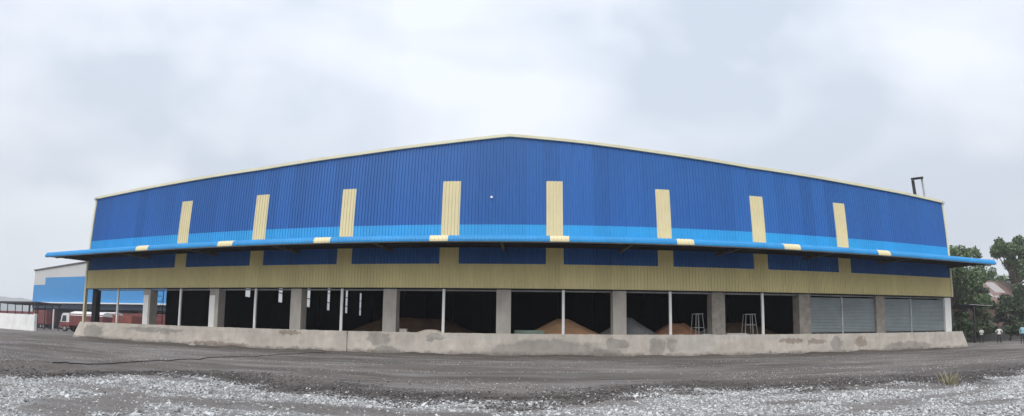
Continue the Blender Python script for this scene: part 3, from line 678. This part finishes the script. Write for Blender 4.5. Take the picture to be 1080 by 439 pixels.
lorry('long dark red lorry with white lettering seen through the open corner bay', (-74.9, 61.5, 0), 0, M_rust, M_maroon, 19.5, 2.6, 3.6, letters='MS LLA')
pp = MB().tube([(-85.5, 55, 0), (-85.5, 55, 3.7)], .14, 8).build('light_post', M_whitepaint); tag(pp, 'short pale post standing between the parked lorries at far left', 'post')

# ------------------------------------------------------------------ hills
hv = []; hf = []
nh = 60
for i in range(nh + 1):
    a = R(-72) + R(52) * i / nh
    for j, (d_, k) in enumerate(((1250, 0), (1500, .75), (1650, 1), (1900, .4), (2300, 0))):
        hh = (62 + 45 * float(fbm(np.array(i * .21), np.array(j * .3), 61))) * k * (1 - .35 * i / nh)
        hv.append((math.sin(a) * d_, math.cos(a) * d_, hh - 1))
for i in range(nh):
    for j in range(4): a = i * 5 + j; hf.append((a, a + 5, a + 6, a + 1))
hb = MB(); hb.v = hv; hb.f = hf
ho = hb.build('hills', mat('far_hill', (.07, .085, .07), .95, .3, .004), None, True); setting(ho)

# ------------------------------------------------------------------ vegetation
M_bark = mat('bark', (.10, .075, .055), .95, .3, 3, bump=.5, bscale=15)
def leaf_mat(name, c, c2):
    m = bpy.data.materials.new(name); m.use_nodes = True; t = m.node_tree; n = t.nodes; l = t.links; b = n['Principled BSDF']; b.inputs['Roughness'].default_value = .6
    g = n.new('ShaderNodeNewGeometry'); r = n.new('ShaderNodeValToRGB'); r.color_ramp.elements[0].color = (*c, 1); r.color_ramp.elements[1].color = (*c2, 1)
    l.new(g.outputs['Random Per Island'], r.inputs[0]); l.new(r.outputs[0], b.inputs['Base Color'])
    try: b.inputs['Transmission Weight'].default_value = 0.0
    except Exception: pass
    return m
M_leaf = leaf_mat('leaf_dark', (.035, .062, .022), (.15, .215, .075)); M_leaf2 = leaf_mat('leaf_mid', (.04, .07, .025), (.14, .20, .07)); M_leafd = leaf_mat('leaf_deep', (.022, .038, .017), (.085, .125, .045))  # the last one is the darkest of the three leaf greens
def leaves(centres, radii, n, size, rg):
    cs = np.array(centres); rs = np.array(radii); p = rs ** 2 / (rs ** 2).sum()
    k = rg.choice(len(cs), n, p=p)
    d = rg.normal(size=(n, 3)); d /= np.linalg.norm(d, axis=1)[:, None]
    rad = rs[k] * rg.uniform(.45, 1.0, n) ** .6 * (1 + rg.normal(0, .10, n))
    P = cs[k] + d * rad[:, None] * np.array([1, 1, .8])
    a = rg.normal(size=(n, 3)); a /= np.linalg.norm(a, axis=1)[:, None]
    b = np.cross(a, rg.normal(size=(n, 3))); b /= np.linalg.norm(b, axis=1)[:, None]
    s = size * rg.uniform(.6, 1.4, n)[:, None]
    V = np.stack([P - a * s, P - b * s * .5, P + a * s, P + b * s * .5], 1).reshape(-1, 3)
    F = np.arange(4 * n).reshape(-1, 4); return V, F
def tree(name, label, loc, h, cr, n, leafm, seed, size=.22, base=.3, group='trees beyond the right end of the warehouse', cat='tree', clumps=26, zsq=1.0):
    rg = np.random.default_rng(seed); t = thing(name, label, cat, loc, 0, group)
    tk = MB(); th = h * base * 1.3
    tk.tube([(0, 0, -.1), (.1, .05, th * .4), (.15, -.1, th), (.3, 0, h * .75)], [h * .028, h * .022, h * .018, h * .006], 8)
    cs, rs = [], []
    for k in range(clumps):
        a = rg.uniform(0, 2 * math.pi); q = rg.uniform(.15, 1) ** .6; z = h * base + (h * (1 - base)) * rg.uniform(.1, .92)
        zz = (z - h * base) / (h * (1 - base)); lim = cr * math.sqrt(max(.05, 1 - (2 * zz - .85) ** 2 * .8)) * .85
        c = (lim * q * math.cos(a), lim * q * math.sin(a), z); cs.append(c); rs.append(rg.uniform(.16, .32) * cr)
        if k % 3 == 0: tk.tube([(.15, -.05, th * .9), (c[0] * .5, c[1] * .5, (c[2] + th) * .5 - .2), c], [h * .010, h * .007, h * .003], 5)
    tk.build('trunk', M_bark, t)
    V, F = leaves(cs, rs, n, size, rg); me = np_mesh('crown', V, F); me.materials.append(leafm)
    o = bpy.data.objects.new('crown', me); COL.objects.link(o); o.parent = t; return t
tree('broadleaf_tree', 'dark leafy tree directly behind the right corner of the warehouse', (61.5, 48, 0), 14.4, 6.2, 11000, M_leaf, 1, .24, .2)
tree('broadleaf_tree', 'smaller dark tree with low crown between the corner tree and the rusty roof', (67.4, 47.2, 0), 8.6, 2.6, 3800, M_leafd, 2, .22, .35)
tree('broadleaf_tree', 'tall mid green tree rising highest at the right edge of the view', (88.5, 53, 0), 19.6, 5.4, 9000, M_leaf2, 3, .26, .42)
tree('broadleaf_tree', 'dark bushy tree in front of the rusty roofed house', (74.0, 42.5, 0), 8.2, 4.6, 7000, M_leafd, 4, .2, .12)
tree('broadleaf_tree', 'loose yellow green tree behind the rusty roof, beyond the canopy tip', (97, 66, 0), 17.0, 5.6, 6000, M_leaf2, 5, .24, .4)
tree('broadleaf_tree', 'dark tree behind the people at the right edge of the yard', (64.5, 47.5, 0), 7.2, 4.2, 6000, M_leafd, 6, .2, .1)
tree('bush', 'dark bush growing against the right end of the loading platform', (36.9, 27.6, 0), 2.9, 1.15, 3500, M_leafd, 7, .1, .05, None, 'bush', 16)

tree('broadleaf_tree', 'low dense dark tree below the rusty roof at the right edge', (69.5, 43.2, 0), 6.6, 3.6, 6000, M_leafd, 16, .2, .06)
tree('bush', 'low dark bush between the corner tree and the person in the pale patterned shirt', (55.5, 43.5, 0), 4.2, 2.6, 4500, M_leafd, 18, .16, .05, None, 'bush', 16)
# right: rusty-roofed house, grey yard wall, lean-to
M_rustroof = mat('rusty_roof_sheet', (.13, .07, .055), .8, .3, .5, col2=(.26, .18, .16))
M_palesheet = mat('pale_roof_sheet', (.40, .37, .36), .7, .15, .6)
M_brick = mat('dull_brick', (.15, .09, .07), .9, .25, 1.2)
t = thing('rusty_roofed_house', 'house with patched rusty sheet roof among the trees at the right', 'house', (74, 52, 0))
MB().box(0, 19, 0, 9, 0, 6.2).build('wall', M_brick, t)
ro = MB().prism([(-.8, 6.0), (4.5, 10.6), (9.8, 6.0), (9.8, 6.15), (4.5, 10.8), (-.8, 6.15)], 'x', -.8, 20).build('roof', M_rustroof, t)
for x0_, x1_, a_, b_ in ((2.2, 6.0, .25, .62), (8.0, 11.5, .45, .9), (6.4, 7.6, .08, .3)):
    def q(s_): return (-.8 + 5.3 * s_, 6.15 + 4.65 * s_ + .03)
    (ya, za), (yb2, zb2) = q(a_), q(b_)
    MB().prism([(ya, za), (yb2, zb2), (yb2, zb2 + .04), (ya, za + .04)], 'x', x0_, x1_).build('roof_patch', M_palesheet, ro)
for x_ in (3, 9, 15): MB().box(x_, x_ + 1.3, -.06, .05, 2.2, 4.2).build('window', M_glass, t)
yw = MB().box(40, 110, 50, 50.25, -.1, 2.35).build('yard_wall', mat('grey_yard_wall', (.060, .055, .052), .9, .25, .4)); tag(yw, 'long dull grey yard wall behind the people at the right', 'wall')
t = thing('lean_to', 'open lean-to with thin pale edged sheet roof on a dark post behind the people', 'lean-to', (56.0, 41, 0))
MB().prism([(-1.6, 4.78), (5.0, 4.62), (5.0, 4.67), (-1.6, 4.83)], 'y', -.5, 4.2).build('roof_sheet', M_steel, t)
MB().prism([(-.2, 4.80), (5.0, 4.675), (5.0, 4.73), (-.2, 4.855)], 'y', -.56, -.4).build('edge_strip', M_palesheet, t)
for x_, y_ in ((.95, -.3), (.95, 4), (4.8, 4)): MB().box(x_ - .11, x_ + .11, y_ - .11, y_ + .11, 0, 4.68).build('post', M_steel, t)
o = heap('tarpaulin_bundle', 'pale green tarpaulin bundle lying on top of the grey yard wall', 'tarpaulin', 68.9, 50.12, 1.1, .3, .7, mat('pale_tarp', (.36, .42, .36), .7, .15, 2), 51, None, .5, 2.34)
# chimney far behind
SX, SY = 31.42, 26.45
SB = gable(SX) + .005
t = thing('roof_stack', 'slim two legged stack frame with slanted black cap standing on the right roof slope', 'stack', (SX, SY, SB))
dx, dy = .28, -.26
zt_ = 13.55 - SB
MB().tube([(-dx, -dy, 0), (-dx, -dy, zt_ - .15)], .13, 10).build('leg', M_chassis, t)
MB().tube([(dx, dy, 0), (dx, dy, zt_ + .05)], .085, 10).build('leg', M_grey, t)
for z_ in (.6,): MB().tube([(-dx, -dy, z_), (dx, dy, z_)], .025, 6).build('cross_bar', M_grey, t)
cm = MB().tube([(0, 0, -.08), (0, 0, .08)], .52, 20).build('cap', M_chassis, t); cm.location = (0, 0, zt_); cm.rotation_euler = (R(14), R(-14), 0)

# ------------------------------------------------------------------ cable and dry grass
cp = [(-9.78, 6.35), (-10.11, 7.45), (-10.41, 8.89), (-10.61, 10.92), (-10.98, 13.72), (-10.87, 16.03), (-11.2, 19.77), (-11.06, 23.27)]
pts = []
for k in range(len(cp) - 1):
    for q in range(12):
        s_ = q / 12; x_ = cp[k][0] * (1 - s_) + cp[k + 1][0] * s_; y_ = cp[k][1] * (1 - s_) + cp[k + 1][1] * s_
        x_ += .05 * math.sin(y_ * 1.7); pts.append((x_, y_, float(gheight(x_, y_)) + .02))
co = MB().tube(pts, .014, 6).build('cable', M_chassis); tag(co, 'thin black cable lying across the yard towards the loading platform', 'cable')
gb = MB(); rg = random.Random(5)
for k in range(90):
    a = rg.uniform(0, 6.28); r_ = rg.uniform(0, .2); x_, y_ = r_ * math.cos(a), r_ * math.sin(a); hh = rg.uniform(.12, .34); ln = rg.uniform(.05, .22); wv = .005
    p0 = Vector((x_, y_, -.02)); p1 = p0 + Vector((math.cos(a) * ln * .4, math.sin(a) * ln * .4, hh * .6)); p2 = p0 + Vector((math.cos(a) * ln, math.sin(a) * ln, hh))
    sd_ = Vector((-math.sin(a), math.cos(a), 0)) * wv
    i = len(gb.v); gb.v += [tuple(p0 - sd_), tuple(p0 + sd_), tuple(p1 + sd_), tuple(p1 - sd_), tuple(p2)]; gb.f += [(i, i + 1, i + 2, i + 3), (i + 3, i + 2, i + 4)]
go = gb.build('dry_grass_tuft', leaf_mat('dry_grass', (.24, .20, .13), (.36, .33, .20))); go.location = (8.05, 6.35, float(gheight(8.05, 6.35))); tag(go, 'small yellowish dry grass tuft on the white gravel at the right', 'grass tuft')

# ------------------------------------------------------------------ people
M_skin = mat('skin', (.20, .11, .075), .6, .05, 5); M_hair = mat('hair', (.015, .013, .012), .6, .1, 9); M_shoe = mat('shoe', (.03, .025, .022), .6, .1, 9)
def person(label, loc, rz, shirt, trousers, pose, h=1.68):
    s = h / 1.75
    J = {'pelvis': (0, 0, .95), 'belly': (0, -.01, 1.12), 'chest': (0, 0, 1.32), 'neck': (0, 0, 1.48), 'head0': (0, -.01, 1.56), 'head1': (0, -.02, 1.63), 'head2': (0, -.01, 1.72)}
    rad = {'pelvis': (.15, .11), 'belly': (.14, .105), 'chest': (.165, .11), 'neck': (.055, .055), 'head0': (.068, .075), 'head1': (.078, .092), 'head2': (.06, .07)}
    E = [('pelvis', 'belly'), ('belly', 'chest'), ('chest', 'neck'), ('neck', 'head0'), ('head0', 'head1'), ('head1', 'head2')]
    for sd_, k in ((-1, 'l'), (1, 'r')):
        J['hip' + k] = (sd_ * .095, 0, .88); J['knee' + k] = (sd_ * (.10 + pose.get('stance', .02)), -.02, .48); J['ankle' + k] = (sd_ * (.11 + pose.get('stance', .02) * 1.8), .02, .08); J['toe' + k] = (sd_ * (.13 + pose.get('stance', .02) * 1.8), -.15, .035)
        rad['hip' + k] = (.095, .095); rad['knee' + k] = (.064, .066); rad['ankle' + k] = (.045, .05); rad['toe' + k] = (.042, .032)
        J['sh' + k] = (sd_ * .185, 0, 1.42); rad['sh' + k] = (.06, .062)
        if pose.get('arms' + k) == 'hip': J['el' + k] = (sd_ * .37, .06, 1.16); J['wr' + k] = (sd_ * .20, -.07, 1.02); J['ha' + k] = (sd_ * .15, -.12, 1.0)
        elif pose.get('arms' + k) == 'fold': J['el' + k] = (sd_ * .24, -.06, 1.14); J['wr' + k] = (sd_ * .04, -.2, 1.2); J['ha' + k] = (sd_ * -.07, -.2, 1.22)
        else: J['el' + k] = (sd_ * .235, .02, 1.14); J['wr' + k] = (sd_ * .245, -.03, .90); J['ha' + k] = (sd_ * .24, -.06, .80)
        rad['el' + k] = (.043, .043); rad['wr' + k] = (.03, .03); rad['ha' + k] = (.036, .024)
        E += [('pelvis', 'hip' + k), ('hip' + k, 'knee' + k), ('knee' + k, 'ankle' + k), ('ankle' + k, 'toe' + k), ('chest', 'sh' + k), ('sh' + k, 'el' + k), ('el' + k, 'wr' + k), ('wr' + k, 'ha' + k)]
    names = list(J); me = bpy.data.meshes.new('person'); me.from_pydata([tuple(c * s for c in J[n]) for n in names], [(names.index(a), names.index(b)) for a, b in E], [])
    o = bpy.data.objects.new('person', me); COL.objects.link(o)
    sk = o.modifiers.new('skin', 'SKIN'); sk.use_smooth_shade = True
    for n, v in zip(names, me.skin_vertices[0].data): v.radius = tuple(c * s for c in rad[n]); v.use_root = (n == 'pelvis')
    sb = o.modifiers.new('sub', 'SUBSURF'); sb.levels = sb.render_levels = 2
    dg = bpy.context.evaluated_depsgraph_get(); m2 = bpy.data.meshes.new_from_object(o.evaluated_get(dg)); o.modifiers.clear(); o.data = m2
    m2.materials.clear()
    for m in (M_skin, shirt, trousers, M_shoe): m2.materials.append(m)
    for p in m2.polygons:
        c = p.center / s; p.use_smooth = True
        arm = abs(c.x) > .21 or (c.y < -.14)
        if c.z < .1: k = 3
        elif c.z < .93 and abs(c.x) < .215: k = 2
        elif c.z > 1.47: k = 0
        elif arm and c.z < 1.16 and not (pose.get('long')): k = 0
        elif c.z < .93: k = 0
        else: k = 1
        p.material_index = k
    hb_ = bmesh.new(); bmesh.ops.create_uvsphere(hb_, u_segments=14, v_segments=8, radius=1)
    for v in hb_.verts:
        v.co = Vector((v.co.x * .085, v.co.y * .098 + .014, max(v.co.z, -.25 if v.co.y > 0 else .1) * .09 + 1.675)) * s
    hm = bpy.data.meshes.new('hair'); hb_.to_mesh(hm); hb_.free(); hm.materials.append(M_hair); ho_ = bpy.data.objects.new('hair', hm); COL.objects.link(ho_); ho_.parent = o
    for sd_ in (-1, 1):
        fb = MB().box(sd_ * .03 - .012, sd_ * .03 + .012, -.112, -.095, 1.633, 1.645)
        fb.v = [tuple(c * s for c in v) for v in fb.v]; fb.build('eye', M_hair, o)
    nb = MB(); nb.prism([(-.095, 1.585), (-.125, 1.592), (-.1, 1.64)], 'x', -.011, .011); nb.v = [tuple(c * s for c in v) for v in nb.v]; nb.build('nose', M_skin, o)
    o.location = loc; o.rotation_euler = (0, 0, rz); tag(o, label, 'person', 'people standing at the right edge of the yard'); return o
M_s1 = mat('pale_check_shirt', (.55, .53, .50), .8, .3, 14); M_s2 = mat('white_shirt', (.72, .71, .69), .8, .06, 6); M_s3 = mat('light_blue_shirt', (.28, .50, .60), .8, .08, 6)
M_tr = mat('dark_trousers', (.022, .022, .026), .8, .2, 6); M_tr2 = mat('navy_trousers', (.025, .032, .06), .8, .2, 6)
person('person in a pale patterned shirt and dark trousers, nearest to the dark post', (52.3, 36.4, float(gheight(52.3, 36.4))), R(-50), M_s1, M_tr, {'armsl': 'fold', 'armsr': 'fold', 'stance': .03}, 1.82)
person('person in a plain white shirt standing with hands on hips', (49.6, 32.2, float(gheight(49.6, 32.2))), R(-55), M_s2, M_tr, {'armsl': 'hip', 'armsr': 'hip', 'stance': .04}, 1.80)
person('person in a light blue shirt and navy trousers at the very right edge', (45.0, 26.6, float(gheight(45.0, 26.6))), R(-40), M_s3, M_tr2, {'stance': .02, 'long': True}, 1.78)

# ------------------------------------------------------------------ air
hz = MB().box(-2590, 2590, -2590, 2590, -3, 150)
HAZE = True
if HAZE:
    m = bpy.data.materials.new('haze_air'); m.use_nodes = True; n = m.node_tree.nodes; n.remove(n['Principled BSDF'])
    v = n.new('ShaderNodeVolumePrincipled'); v.inputs['Density'].default_value = .0006; v.inputs['Color'].default_value = (.93, .95, .98, 1); v.inputs['Anisotropy'].default_value = .2
    m.node_tree.links.new(v.outputs[0], n['Material Output'].inputs['Volume'])
    o = hz.build('haze', m); setting(o, 'stuff')
